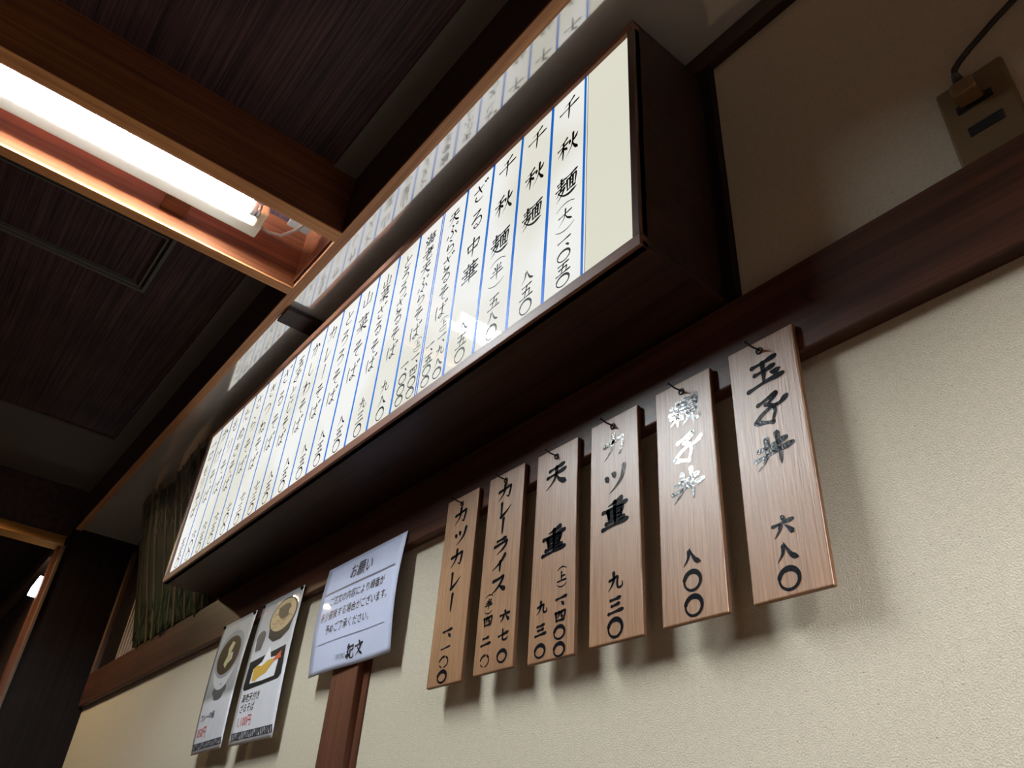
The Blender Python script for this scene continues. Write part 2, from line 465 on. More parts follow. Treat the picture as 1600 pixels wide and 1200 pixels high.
# brush strokes of each character in a 100 x 100 box, y down: kind:x,y x,y ...
GLYPH = {
'千': 'p:72,4 52,17 22,25|b:4,50 50,44 96,38|v:50,18 49,60 47,100',
'秋': 'p:44,4 30,13 8,20|b:2,38 26,34 50,28|v:28,16 28,60 26,98|p:27,40 18,56 2,72|d:30,44 38,50 46,60|d:56,24 59,32 58,44|d:96,16 88,30 76,42|p:74,2 73,40 66,66 42,97|n:72,46 80,68 98,92',
'麺': 'b:8,17 24,14 42,11|b:12,29 24,27 38,24|v:25,3 25,24 25,44|b:2,46 24,42 48,37|p:26,44 18,60 2,74|b:14,58 28,56 42,51|p:40,54 28,76 4,98|n:14,62 36,84 64,93 99,84|b:48,13 72,9 98,4|p:75,10 71,17 66,24|v:53,26 54,50 56,76|h:53,26 74,23 94,20 92,50 89,78|v:67,25 67,50 67,72|v:80,24 80,50 79,70|b:67,40 73,39 80,38|b:67,54 73,53 80,52|b:56,73 72,72 90,70',
'大': 'b:8,40 50,34 92,28|p:50,2 50,34 38,66 6,96|n:50,38 64,66 97,93',
'半': 'd:26,10 34,20 38,31|p:76,6 68,18 60,30|b:18,40 50,36 82,33|b:4,63 50,58 96,54|v:50,2 50,50 50,100',
'上': 'v:46,6 46,50 46,88|b:46,47 62,44 80,41|b:4,91 50,86 96,83',
'一': 'b:6,57 50,50 94,43',
'二': 'b:22,30 50,27 76,22|b:4,84 50,77 96,72',
'三': 'b:18,20 50,17 80,12|b:26,52 50,48 74,44|b:4,90 50,83 96,78',
'四': 'v:10,26 14,54 18,88|h:12,26 50,21 90,16 87,54 82,86|p:40,22 38,44 24,64|c:60,20 60,48 64,58 78,55|b:18,84 50,82 82,80',
'五': 'b:14,17 50,13 86,8|v:52,14 44,50 36,90|h:20,52 50,47 74,43 71,68 66,88|b:2,94 50,88 98,84',
'六': 'd:44,0 52,10 55,24|b:4,40 50,33 96,28|p:38,48 28,72 6,98|n:58,46 76,66 94,92',
'七': 'b:4,52 50,42 96,30|c:44,4 44,60 48,82 68,88 90,80 91,64',
'八': 'p:36,22 30,56 4,92|n:40,6 54,40 72,70 99,86',
'九': 'p:40,2 40,40 26,72 2,98|c:12,40 40,34 66,26 63,60 68,84 84,88 97,78 95,58',
'玉': 'b:18,15 50,12 84,6|b:24,46 50,43 78,38|v:48,14 48,50 46,86|b:2,95 50,84 98,80|d:66,56 78,62 92,58',
'子': 'b:22,22 46,13 72,4|p:70,5 60,20 40,34|c:42,30 60,42 64,66 54,96|b:56,97 36,90 10,80|c:10,80 26,62 50,47 74,40|b:62,46 80,42 98,28',
'丼': 'b:12,38 50,32 84,24|b:2,66 50,57 99,48|p:34,10 33,50 24,78 4,100|v:62,0 66,50 66,100|d:44,42 50,46 54,54',
'親': 'd:24,2 28,8 30,16|b:8,20 26,18 46,14|d:16,24 21,30 23,36|p:40,22 36,29 32,36|b:2,42 26,38 50,33|b:6,58 26,55 48,51|v:27,40 27,70 27,98|p:26,58 18,72 2,86|d:29,58 36,66 46,76|v:57,8 58,34 59,64|h:57,9 74,7 92,4 90,36 88,64|b:60,26 74,24 88,23|b:60,42 74,40 88,39|b:60,60 74,57 88,56|p:66,62 60,80 42,99|c:78,60 76,82 84,93 97,90 99,70',
'カ': 'h:8,40 50,32 86,24 82,62 74,92 58,80|p:46,2 44,44 32,72 6,100',
'ツ': 'd:8,30 16,36 22,50|d:36,20 46,28 50,42|p:90,8 80,48 58,76 26,100',
'レ': 'v:26,4 27,48 26,92|p:26,92 56,72 92,34',
'ー': 'v:52,2 50,50 48,98',
'ラ': 'b:24,16 50,12 78,8|h:8,46 50,38 88,30 78,60 56,80 24,100',
'イ': 'p:84,2 62,36 36,58 4,78|v:56,40 56,70 56,100',
'ス': 'h:14,22 48,16 78,8 64,42 38,74 4,98|n:50,56 70,72 96,92',
'重': 'p:76,0 52,9 22,15|b:2,34 50,27 98,20|v:22,38 24,52 27,68|h:22,39 50,36 80,32 78,50 74,66|b:27,52 50,50 75,47|b:27,66 50,64 74,61|v:50,8 50,50 50,93|b:14,81 50,77 86,73|b:0,99 50,92 99,86',
'天': 'b:18,18 50,13 84,8|b:8,46 50,40 92,33|p:50,14 48,44 34,72 2,99|n:50,46 66,72 98,92',
'中': 'v:14,30 17,46 20,64|h:14,30 50,25 86,20 83,42 78,60|b:20,61 50,57 79,54|v:50,2 50,50 50,100',
'華': 'b:6,16 50,11 94,8|v:34,2 34,12 35,22|v:66,0 66,10 64,20|b:16,31 50,28 84,25|b:2,49 50,45 98,41|b:20,65 50,62 80,59|b:4,82 50,77 96,73|v:30,32 30,46 30,62|v:70,30 70,46 70,60|v:50,22 50,60 50,100',
'海': 'd:10,8 18,14 24,23|d:2,36 12,42 18,49|p:24,64 16,80 4,98|p:48,2 40,18 28,32|b:44,18 66,15 94,11|v:44,34 40,58 36,80|h:44,34 64,31 88,28 84,60 78,96|b:26,58 60,54 98,49|b:36,79 58,76 84,73|v:62,34 61,50 60,76',
'老': 'b:20,20 46,17 74,13|v:46,2 46,20 46,40|b:2,44 48,38 96,32|p:86,10 58,44 30,64 2,78|p:76,50 60,60 44,67|c:42,52 42,76 48,90 70,92 90,88 92,72',
'山': 'v:50,6 50,50 50,84|c:14,42 16,70 18,86 50,84 88,81|v:87,36 86,60 85,92',
'菜': 'b:6,16 50,11 94,8|v:34,2 34,12 35,22|v:66,0 66,10 64,20|p:78,24 50,30 20,34|d:22,38 28,45 31,52|d:46,36 51,43 52,50|p:80,34 72,45 66,52|b:4,66 50,60 96,56|v:50,56 50,78 50,100|p:48,64 32,80 4,95|n:52,64 70,80 98,94',
'口': 'v:14,22 17,50 20,86|h:14,22 50,19 86,16 82,50 78,84|b:20,81 50,78 79,76',
'ざ': 'c:12,34 44,28 74,18|c:36,4 50,34 66,60|c:26,62 25,82 46,93 76,88|d:78,2 84,7 88,14|d:91,-4 96,2 99,9',
'さ': 'c:14,32 46,26 80,16|c:38,4 52,34 68,60|c:28,62 26,82 48,93 78,88',
'る': 'c:26,12 50,10 70,6 50,30 18,58 46,44 76,46 84,68 70,90 46,94 36,82 50,74 64,88',
'ろ': 'c:26,12 50,10 72,6 50,32 18,60 48,46 78,48 84,70 66,92 34,98',
'ぷ': 'c:44,4 56,10 52,20|c:50,28 42,42 58,56 60,76 46,90 32,86|c:16,66 12,78 6,90|c:78,60 88,74 96,88|t:80,12 88,4 96,12 88,20 80,12',
'ら': 'c:40,4 52,10 62,19|c:32,30 27,52 25,68 50,50 78,52 82,74 64,92 34,98',
'そ': 'c:28,12 52,9 70,6 46,30 18,48 54,42 92,36 62,46 44,64 50,86 76,94',
'ば': 'c:12,10 8,50 15,94|c:36,34 62,31 88,27|c:63,6 65,50 64,78 50,92 36,82 54,70 74,80 92,92|d:82,2 87,8 90,15|d:93,-4 98,2 100,10',
'と': 'c:34,6 38,26 46,46|c:84,28 50,46 26,66 28,88 56,95 88,91',
'か': 'h:8,36 38,30 62,26 62,60 52,92 36,82|c:40,4 34,46 12,94|d:72,20 86,34 97,52',
'し': 'c:34,4 30,50 34,82 56,95 88,72',
'じ': 'c:30,4 27,50 32,82 54,95 84,72|d:58,14 66,20 70,30|d:76,6 83,12 87,22',
'わ': 'c:30,2 30,50 30,98|c:6,30 30,25 42,24 22,56 4,80|c:22,62 50,36 80,34 92,56 82,82 56,97',
'き': 'c:22,20 50,17 80,11|c:16,40 50,36 86,28|c:38,2 52,34 70,62|c:28,66 24,84 46,94 76,91',
'つ': 'c:4,36 40,20 76,22 92,42 80,68 44,88',
'ね': 'c:28,2 28,50 28,98|c:6,30 28,25 40,24 22,54 2,80|c:22,60 48,34 74,32 86,50 80,80 62,94 50,83 64,74 97,94',
'た': 'c:8,27 34,24 62,17|c:36,2 30,40 8,94|c:54,44 70,41 92,38|c:50,72 54,90 74,94 97,89',
'ぬ': 'c:16,20 24,54 36,80|c:56,8 46,50 16,88 6,64 34,32 68,26 92,48 86,80 64,94 54,83 70,74 98,94',
'も': 'c:44,2 36,44 34,78 54,96 80,86 86,60|c:14,32 42,31 68,27|c:12,56 42,54 68,50',
'り': 'c:28,8 23,34 28,56|c:68,4 76,36 68,70 40,98',
'け': 'c:16,6 9,50 16,94|c:40,33 64,30 95,25|c:68,4 70,48 64,78 46,98',
'紀': 'p:32,2 20,18 8,26|p:42,18 24,38 4,52|v:24,48 24,70 24,98|d:12,62 8,72 4,84|d:34,60 40,70 44,80|h:54,18 74,15 92,11 89,40|b:58,42 74,40 89,38|c:56,42 54,72 60,90 80,93 97,84 95,64',
'文': 'd:44,0 52,8 55,18|b:4,34 50,26 97,20|p:72,28 52,64 4,99|n:26,36 56,70 98,95',
}


def draw(mb, ch, cx, cy, sx, sy, w, fn, worn=False):
    """one brush character centred at (cx, cy), size sx by sy, in the flat coordinates of fn"""
    if ch == '〇':
        n = 36
        P, W = [], []
        for k in range(n + 1):
            a = math.pi * 1.08 + 2 * math.pi * 0.985 * k / n
            P.append((cx + sx * .44 * math.cos(a), cy + sy * .46 * math.sin(a)))
            f = k / n
            W.append(w * (.95 - .45 * f + .35 * math.exp(-((f - .28) / .16) ** 2)))
        if worn:
            for a, b in ((0, 9), (11, 15), (16, 26), (28, 33)):
                ribbon(mb, P[a:b], [q * .6 for q in W[a:b]], fn)
        else:
            ribbon(mb, P, W, fn)
        return
    if ch == '、':
        P = spline([(cx + sx * .1, cy - sy * .12), (cx + sx * .24, cy + sy * .02), (cx + sx * .34, cy + sy * .18)])
        ribbon(mb, P, [w * prof('d', i / (len(P) - 1)) for i in range(len(P))], fn)
        return
    if ch in '︵︶':
        s = 1 if ch == '︵' else -1
        P = spline([(cx - sx * .5, cy + s * sy * .22), (cx - sx * .28, cy - s * sy * .02), (cx, cy - s * sy * .12), (cx + sx * .28, cy - s * sy * .02), (cx + sx * .5, cy + s * sy * .22)])
        ribbon(mb, P, [w * .62 * (1 - .5 * abs(2 * i / (len(P) - 1) - 1)) for i in range(len(P))], fn)
        return
    for st in GLYPH[ch].split('|'):
        kind, pts = st.split(':')
        Q = [tuple(float(q) for q in p.split(',')) for p in pts.split()]
        sharp = 0.30 if kind == 'h' else 0.46
        P = spline(Q, 6, sharp)
        P = [(cx + (x - 50) / 100 * sx, cy + (y - 50) / 100 * sy) for x, y in P]
        m = len(P) - 1
        ww = w * (0.6 if worn else 1)
        ribbon(mb, P, [ww * prof(kind, i / m) for i in range(m + 1)], fn)


def type_set(mb, body, u, v, size, fn, sx=1.0, align='LEFT', shear=0.0):
    """printed type from the application's own typeface, mapped by fn (v runs down)"""
    cu = bpy.data.curves.new('type', 'FONT')
    cu.body = body
    cu.align_x = align
    cu.size = 1.0
    cu.resolution_u = 2
    cu.shear = shear
    o = bpy.data.objects.new('type', cu)
    C.objects.link(o)
    dg = bpy.context.evaluated_depsgraph_get()
    me = bpy.data.meshes.new_from_object(o.evaluated_get(dg))
    mb.add([fn(u + q.co.x * size * sx, v - q.co.y * size) for q in me.vertices], [tuple(p.vertices) for p in me.polygons])
    bpy.data.objects.remove(o)
    bpy.data.curves.remove(cu)
    bpy.data.meshes.remove(me)


def poly(mb, pts, fn):
    mb.add([fn(*p) for p in pts], [tuple(range(len(pts)))])


def ellipse(mb, cx, cy, rx, ry, fn, n=28, tilt=0.0, a0=0.0, a1=2 * math.pi):
    P = []
    for k in range(n):
        a = a0 + (a1 - a0) * k / (n if a1 - a0 > 6.2 else n - 1)
        x, y = rx * math.cos(a), ry * math.sin(a)
        P.append((cx + x * math.cos(tilt) - y * math.sin(tilt), cy + x * math.sin(tilt) + y * math.cos(tilt)))
    poly(mb, P, fn)


# ------------------------------------------------------------------ the room
ZF = -ZC / K             # floor in survey units
ZS, ZB, ZCE = 1.761, 1.75, 2.0
XL, XR, YF = -5.25, 4.2, -4.6
RT, RB, RY = 0.9627, 0.7834, -0.030

struct(box('floor', (XL - 4, YF, ZF - .1), (XR, .2, ZF), m_floor))
struct(box('wall_back', (XL, 0, ZF), (XR, .12, 1.70), m_wall, bevel=0))
struct(box('wall_right', (XR, YF, ZF), (XR + .12, 0.12, ZCE + .1), m_black_wood, bevel=0))
struct(box('wall_front', (XL - 4, YF - .12, ZF), (XR + .12, YF, ZCE + .1), m_fascia, bevel=0))
struct(box('ceiling', (-4.41, YF, ZCE + .012), (XR, -.47, ZCE + .1), m_ceiling, bevel=0))
# grey border of the ceiling
struct(box('trim_1', (-4.41, -.471, ZCE), (XR, -.386, ZCE + .1), m_strip, bevel=0))
struct(box('trim_2', (XL - .02, YF, ZCE), (-4.41, -.386, ZCE + .1), m_strip, bevel=0))
# long board that ends the soffit: fascia above, lower edge coloured lighter for panel light
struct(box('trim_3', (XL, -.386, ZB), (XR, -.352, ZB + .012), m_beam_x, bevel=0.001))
struct(box('trim_4', (XL, -.3855, ZB + .012), (XR, -.3525, ZCE + .1), m_fascia, bevel=0))
struct(box('trim_5', (XL, -.352, ZS), (XR, .02, ZS + .02), m_soffit, bevel=0))
# cornice over the wallpaper and beside the menu case
struct(box('trim_6', (-5.2, -.022, 1.695), (XR, 0.02, ZS), m_case, bevel=0.001))
struct(box('trim_7', (-.6857, -.02, .985), (-.657, 0.005, 1.70), m_black_wood, bevel=0.001))
# picture rail
struct(box('trim_8', (-5.245, RY, RB), (XR, 0, RT), m_rail, bevel=0.0025))
# slim post under the rail
struct(box('trim_9', (-2.058, -.027, ZF), (-1.9136, 0.002, RB + .002), m_post, bevel=0.002))
struct(box('trim_10', (-1.9136, -.006, ZF), (-1.887, 0.002, RB + .002), m_post, bevel=0.001))
# two cross beams running into the room
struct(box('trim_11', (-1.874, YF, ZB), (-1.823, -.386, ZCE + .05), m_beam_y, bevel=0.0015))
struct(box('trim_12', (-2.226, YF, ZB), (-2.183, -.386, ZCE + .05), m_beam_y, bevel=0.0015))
struct(box('trim_22', (-1.8742, YF, ZB - .004), (-1.8228, -.386, ZB + .003), m_beam_edge, bevel=0.001))  # caps in lighter wood stand in for panel light on the beam undersides
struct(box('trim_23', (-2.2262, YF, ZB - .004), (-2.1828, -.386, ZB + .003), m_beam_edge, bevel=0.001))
# board closing the lamp bay against the long board
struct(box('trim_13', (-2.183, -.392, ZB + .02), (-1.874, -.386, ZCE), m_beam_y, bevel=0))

struct(box('trim_20', (2.897, YF, ZB), (2.946, -.386, ZCE + .05), m_beam_y, bevel=0.0015))  # unseen beam pair added along with the fill lamp on the right
struct(box('trim_21', (2.492, YF, ZB - .03), (2.537, -.386, ZCE + .05), m_beam_y, bevel=0.0015))  # bottom set low to keep the fill lamp off the upper wall

# left end: black panelled return, doorway and lattice
struct(box('wall_left', (XL - .16, -.40, ZF), (XL, 0.3, ZS), m_black_wood, bevel=0.001))
struct(box('trim_14', (XL - .16, YF, 1.695), (XL, -.386, ZCE), m_fascia, bevel=0.001))
door = struct(thing('door_1', V(XL, -.41, ZF), 'wooden doorway at the far left end', 'doorway'))
del door['label'], door['category']
box('lintel', (XL - .12, -2.6, 1.634), (XL + .012, -.40, 1.692), m_lintel, door)
box('jamb', (XL - .03, -.418, ZF), (XL + .012, -.400, 1.692), m_jamb, door)
box('jamb', (XL - .11, -.440, ZF), (XL - .03, -.402, 1.634), m_post, door)
struct(box('trim_15', (-5.25, -.028, RT), (-5.19, 0, 1.70), m_jamb, bevel=0.001))
win = struct(thing('window_1', V(-4.7, 0, RT), 'dark lattice', 'window'))
del win['label'], win['category']
box('back_board', (-5.19, -.006, RT), (-4.25, 0.0, 1.70), m_black_wood, win)
for k in range(9):
    x = -4.765 + k * .062
    box('slat', (x, -.02, RT), (x + .022, -.007, 1.70), m_slat, win, 0.0008)

# room beyond the doorway
struct(box('trim_16', (XL - 4, -.445, 1.60), (XL - .16, -.40, 1.68), m_jamb))
struct(box('trim_17', (XL - 4, -.40, ZF), (XL - .16, -.33, 2.0), m_fascia, bevel=0))
struct(box('trim_18', (XL - 4, YF, 1.98), (XL - .16, -.40, 2.05), m_ceiling, bevel=0))
struct(box('trim_19', (XL - 4.1, YF, ZF), (XL - 4, -.33, 2.05), m_wall, bevel=0))

# ------------------------------------------------------------------ backlit menu case
XA, XB = -3.293, -0.6857
FY, PY = -.246, -.236
Z0, Z1 = 1.026, 1.6485
case = thing('lightbox_sign', V(-2, 0, .985), 'long backlit menu box of white panel, blue lines and handwritten prices above the rail', 'illuminated sign')
mb = MB()
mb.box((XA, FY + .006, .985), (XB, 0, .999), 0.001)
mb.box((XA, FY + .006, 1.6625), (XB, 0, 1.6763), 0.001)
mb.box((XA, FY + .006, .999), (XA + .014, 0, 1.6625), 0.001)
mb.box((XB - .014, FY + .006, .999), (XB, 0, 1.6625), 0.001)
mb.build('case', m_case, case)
PXL, PXR = -3.267, -0.7046
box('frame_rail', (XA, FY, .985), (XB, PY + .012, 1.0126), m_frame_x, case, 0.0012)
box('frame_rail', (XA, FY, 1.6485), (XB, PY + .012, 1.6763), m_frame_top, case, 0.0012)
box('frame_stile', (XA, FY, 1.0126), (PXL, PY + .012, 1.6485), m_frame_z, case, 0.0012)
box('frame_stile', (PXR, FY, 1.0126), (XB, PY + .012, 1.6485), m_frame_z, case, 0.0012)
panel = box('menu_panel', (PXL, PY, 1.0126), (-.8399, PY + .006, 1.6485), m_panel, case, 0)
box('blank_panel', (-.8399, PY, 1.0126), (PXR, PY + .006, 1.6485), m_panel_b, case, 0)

LINES = [-0.8485, -0.9659, -1.0842, -1.2048, -1.3238, -1.4426, -1.5651, -1.6839, -1.8053, -1.9267, -2.0442, -2.1623, -2.2933,
         -2.4141, -2.5271, -2.6587, -2.7817, -2.9054, -3.0243, -3.1441]
for i, x in enumerate(LINES):
    yl = PY - .0008
    mb = MB()
    if i == 5:
        for dx in (-.0042, .0042):
            mb.box((x + dx - .0017, yl, 1.0126), (x + dx + .0017, PY, Z1), 0)
        mb.build('divider_line', m_blue, panel)
    else:
        hw = (.0034, .0044, .0042, .0042, .0040)[min(i, 4)] if i < 11 else .0036
        mb.box((x - hw, yl, 1.0126), (x + hw, PY, Z1), 0)
        mb.build('divider_line', m_blue if i < 10 else m_blue_dim, panel)
# seam of the last acrylic sheet
box('panel_seam', (-.8405, PY - .0006, 1.0126), (-.8393, PY, Z1), m_grey_print, panel, 0)


def fpanel(x, v):
    return V(x, PY - .0011, Z1 - v)


ROWS = {3: (.10, .32, .53), 4: (.098, .26, .42, .558), 5: (.108, .244, .367, .491, .609), 6: (.10, .19, .30, .40, .51, .61), 7: (.10, .19, .279, .372, .447, .545, .64)}
MENU = [('千秋麺', '大', '一、〇五〇', None), ('千秋麺', None, '八五〇', None), ('千秋麺', '半', '五八〇', None), ('ざる中華', None, '八五〇', None),
        ('天ぷらざるそば', '上', '一、九八〇', '一、五〇〇'), ('海老天ぷらそば', '上', '一、四〇〇', '一、〇〇〇'), ('とろろざるそば', None, '九八〇', None),
        ('山菜ざるそば', None, '九三〇', None), ('山菜そば', None, '八五〇', None), ('とろろそば', None, '八五〇', None), ('カレーそば', None, '八五〇', None),
        ('かしわそば', None, '八五〇', None), ('玉子とじそば', None, '八五〇', None), ('ざるそば', None, '七三〇', None), ('きつねそば', None, '七三〇', None),
        ('さらそば', None, '七〇〇', None), ('たぬきそば', None, '六五〇', None), ('もりそば', None, '六五〇', None), ('かけそば', None, '六〇〇', None),
        ('一口もりそば', None, '五五〇', None)]
PH = Z1 - Z0
for i, (name, paren, price, price2) in enumerate(MENU):
    right = LINES[i]
    left = LINES[i + 1] if i < 19 else PXL
    cx = (left + right) / 2 + .004
    n = len(name)
    sz = {3: .070, 4: .066, 5: .060, 6: .054, 7: .052}[n]
    mb = MB()
    for ch, v in zip(name, ROWS[n]):
        draw(mb, ch, cx, v * PH, sz * 1.0, sz * 1.0, .0078 if i < 4 else .0070, fpanel)
        if n <= 5:
            mb.build('name_character', m_ink, panel)
            mb = MB()
    if n > 5:
        mb.build('dish_name', m_ink, panel)
    if price2 is None and paren:
        mb = MB()
        draw(mb, '︵', cx, .622 * PH, .058, .030, .005, fpanel)
        draw(mb, paren, cx, .680 * PH, .048, .046, .0052, fpanel)
        draw(mb, '︶', cx, .742 * PH, .058, .030, .005, fpanel)
        mb.build('portion_mark', m_ink, panel)
    colsets = [(price, cx)] if price2 is None else [(price, cx + .026), (price2, cx - .026)]
    for pr, px in colsets:
        mb = MB()
        sx = .043 if price2 is None else .038
        vs = (.79, .818, .862, .917, .970) if '、' in pr else (.826, .895, .965)
        for ch, v in zip(pr, vs):
            draw(mb, ch, px, v * PH, sx, (.041 if len(pr) < 4 else .031), .0054, fpanel)
        mb.build('price', m_ink, panel)
    if price2:
        px = cx + .026
        mb = MB()
        draw(mb, '︵', px, .700 * PH, .036, .020, .0042, fpanel)
        draw(mb, paren, px, .728 * PH, .030, .026, .0042, fpanel)
        draw(mb, '︶', px, .758 * PH, .036, .020, .0042, fpanel)
        mb.build('portion_mark', m_ink, panel)

# dark hanger block between case and long board
box('hanger', (-2.385, -.352, 1.737), (-2.29, 0, 1.75), m_case, None, 0.001)
tag(bpy.data.objects['hanger'], 'short dark flat board crossing the white soffit above the menu box', 'bracket')

# ------------------------------------------------------------------ hanging dish boards
SW, SH, ST, SY = .1307, .4483, .0100, -.042
SIGNS = [
    ('カツカレー', -1.543, .8350, [('カ', .498, .120, 1), ('ツ', .54, .243, 1), ('カ', .515, .362, 1), ('レ', .524, .485, 1), ('ー', .490, .600, 1)],
     [('一', .470, .738, 0), ('、', .470, .762, 0), ('一', .459, .822, 2), ('〇', .450, .890, 2), ('〇', .445, .960, 0)], .40, .090, .28,
     'wooden board reading カツカレー 一、一〇〇, nearest the paper notice'),
    ('カレーライス', -1.370, .8370, [('カ', .500, .112, 1), ('レ', .525, .214, 1), ('ー', .496, .304, 1), ('ラ', .493, .404, 1), ('イ', .48, .497, 1), ('ス', .506, .600, 1)],
     [('六', .735, .763, 0), ('七', .725, .850, 0), ('〇', .725, .942, 0), ('︵', .285, .640, 3), ('半', .285, .682, 3), ('︶', .285, .722, 3), ('四', .295, .762, 0), ('二', .283, .853, 0), ('〇', .29, .944, 2)], .40, .082, .30,
     'wooden board reading カレーライス with two price columns 六七〇 and (半)四二〇'),
    ('天重', -1.194, .8320, [('天', .504, .154, 1), ('重', .500, .478, 1)],
     [('︵', .713, .620, 3), ('上', .713, .660, 3), ('︶', .713, .700, 3), ('一', .716, .752, 0), ('、', .69, .775, 0), ('四', .705, .829, 0), ('〇', .694, .898, 0), ('〇', .700, .968, 0),
      ('九', .285, .771, 0), ('三', .280, .866, 0), ('〇', .280, .955, 0)], .50, .118, .29,
     'wooden board reading 天重 with prices (上)一、四〇〇 and 九三〇'),
    ('カツ重', -1.024, .8350, [('カ', .514, .151, 1), ('ツ', .52, .316, 1), ('重', .515, .472, 1)],
     [('九', .512, .765, 0), ('三', .515, .860, 0), ('〇', .506, .948, 0)], .48, .118, .30,
     'wooden board reading カツ重 九三〇, third from the right'),
    ('親子丼', -.846, .8340, [('親', .520, .150, 1), ('子', .530, .320, 1), ('丼', .515, .480, 1)],
     [('八', .509, .769, 0), ('〇', .503, .858, 0), ('〇', .505, .948, 0)], .52, .125, .30,
     'wooden board reading 親子丼 八〇〇 with a bright glare on its letters'),
    ('玉子丼', -.674, .8360, [('玉', .519, .155, 1), ('子', .526, .316, 1), ('丼', .515, .482, 1)],
     [('六', .503, .767, 0), ('八', .508, .856, 0), ('〇', .496, .945, 0)], .52, .120, .31,
     'rightmost and largest-looking wooden board, reading 玉子丼 六八〇')]
for name, x0, zt, big, small, bw, bh, sw, label in SIGNS:
    t = thing('dish_board', V(x0 + SW / 2, SY + ST / 2, zt - SH), label, 'menu board', 'wooden dish boards hanging from the rail')
    MB().box((x0, SY, zt - SH), (x0 + SW, SY + ST, zt), 0.0016, 3).build('board', m_plank, t)
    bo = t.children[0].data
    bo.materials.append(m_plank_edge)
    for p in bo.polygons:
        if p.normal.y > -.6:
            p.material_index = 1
    lean = {'玉子丼': .35, '親子丼': .8}.get(name, 0)
    t.rotation_euler.x = -math.radians(lean)
    t.location.y -= SH * K * math.sin(math.radians(lean))

    def fsign(a, b, x0=x0, zt=zt):
        return V(x0 + a, SY - .0005, zt - b)
    rows = {}
    for ch, u, v, k in big:
        mb = MB()
        sz = bh * SH
        draw(mb, ch, u * SW, v * SH, bw * SW * 1.02, sz, .0110 if bh > .1 else .0094, fsign)
        mb.build('name_character', m_vinyl, t)
    two = any(q[1] > .6 for q in small)
    cols = [[q for q in small if q[1] > .6], [q for q in small if q[1] <= .6]] if two else [small]
    for colm in cols:
        mb = MB()
        for ch, u, v, k in colm:
            if k == 3:
                draw(mb, ch, u * SW, v * SH, .20 * SW, (.046 if ch in '上半' else .034) * SH, .0042, fsign)
            else:
                tight = two or name == 'カツカレー'
                draw(mb, ch, u * SW, v * SH, (.25 if two else .285) * SW, (.056 if tight else .074) * SH, .0074 if not two else .0066, fsign, worn=(k == 2))
        mb.build('price_lettering', m_vinyl, t)
    # bent iron nail driven into the rail
    nx, nz = x0 + SW * .49, zt - SH * .050
    mb = MB()
    mb.tube([V(nx, RY + .002, nz), V(nx, SY - .001, nz + .0015), V(nx - .004, SY - .014, nz + .004), V(nx - .008, SY - .026, nz + .010)], [.0011, .0011, .0012, .0012], 8)
    mb.tube([V(nx - .008, SY - .026, nz + .010), V(nx - .0086, SY - .028, nz + .0108)], [.0024, .0022], 8)
    ring = [V(nx + .0055 * math.cos(a), SY - .0012, nz + .0055 * math.sin(a)) for a in [2 * math.pi * k / 14 for k in range(15)]]
    mb.tube(ring, .0011, 6, False)
    n = mb.build('nail', m_nail, None, True)
    tag(n, 'black bent nail through the top of the %s board' % name, 'nail', 'nails holding the dish boards')
mb = MB()
mb.tube([V(-.507, RY + .002, .868), V(-.510, RY - .01, .870), V(-.516, RY - .024, .876)], [.001, .001, .0012], 8)
tag(mb.build('nail', m_nail, None, True), 'bare black nail in the rail, right of the last board', 'nail')

# ------------------------------------------------------------------ laminated sheets


def sheet(name, xa, xb, zt, zb, yfun, mat, label, cat, xshift=0.0):
    """curved sheet; returns the thing and the mapping (u right, v down, lift) -> point"""
    def f(u, v, lift=0.0):
        x = xa + (xb - xa) * u + xshift * v
        return V(x, yfun(u, v) - lift, zt + (zb - zt) * v)
    t = thing(name, f(.5, 1), label, cat)
    nu, nv = 14, 22
    vs, fs, uv = [], [], []
    for side, lift in ((0, 0.0), (1, -.0006)):
        for j in range(nv + 1):
            for i in range(nu + 1):
                vs.append(f(i / nu, j / nv, lift))
                uv.append((i / nu, 1 - j / nv))
    m = (nu + 1) * (nv + 1)
    for j in range(nv):
        for i in range(nu):
            a = j * (nu + 1) + i
            fs.append((a, a + nu + 1, a + nu + 2, a + 1))
            fs.append((m + a, m + a + 1, m + a + nu + 2, m + a + nu + 1))
    for i in range(nu):
        fs.append((i, i + 1, m + i + 1, m + i))
        b = nv * (nu + 1) + i
        fs.append((b + 1, b, m + b, m + b + 1))
    for j in range(nv):
        a = j * (nu + 1)
        fs.append((a + nu + 1, a, m + a, m + a + nu + 1))
        b = a + nu
        fs.append((b, b + nu + 1, m + b + nu + 1, m + b))
    o = obj('sheet', vs, fs, mat, t, True, uv)
    return t, f


# notice
t, f = sheet('notice_sheet', -2.193, -1.743, .8228, .5034, lambda u, v: -.034 - .010 * math.sin(math.pi * v) - .004 * math.sin(2 * math.pi * u) * v, m_notice,
             'white laminated notice headed お願い hanging over the slim post', 'notice')
fn = lambda u, v: f(u, v, .0012)
A = .3194 / .45          # sheet height over width
mb = MB()
type_set(mb, 'お願い', .50, .205, .155, lambda u, v: fn(u, v), .62, 'CENTER')
mb.build('heading', m_print, t)
mb = MB()
for body, v, cx in (('ご注文の内容により順番が', .405, .50), ('多少前後する場合がございます。', .535, .505), ('予めご了承ください。', .665, .46)):
    type_set(mb, body, cx, v, .092, fn, .62, 'CENTER')
    mb.build('printed_text', m_print, t)
    mb = MB()
type_set(mb, '（手打処）', .42, .925, .05, fn, .62, 'CENTER')
mb.build('printed_text', m_print, t)
mb = MB()
ribbon(mb, [(.05 + .88 * k / 24, .275) for k in range(25)], [.014] * 25, fn)
mb.build('printed_rule', m_grey_print, t)
mb = MB()
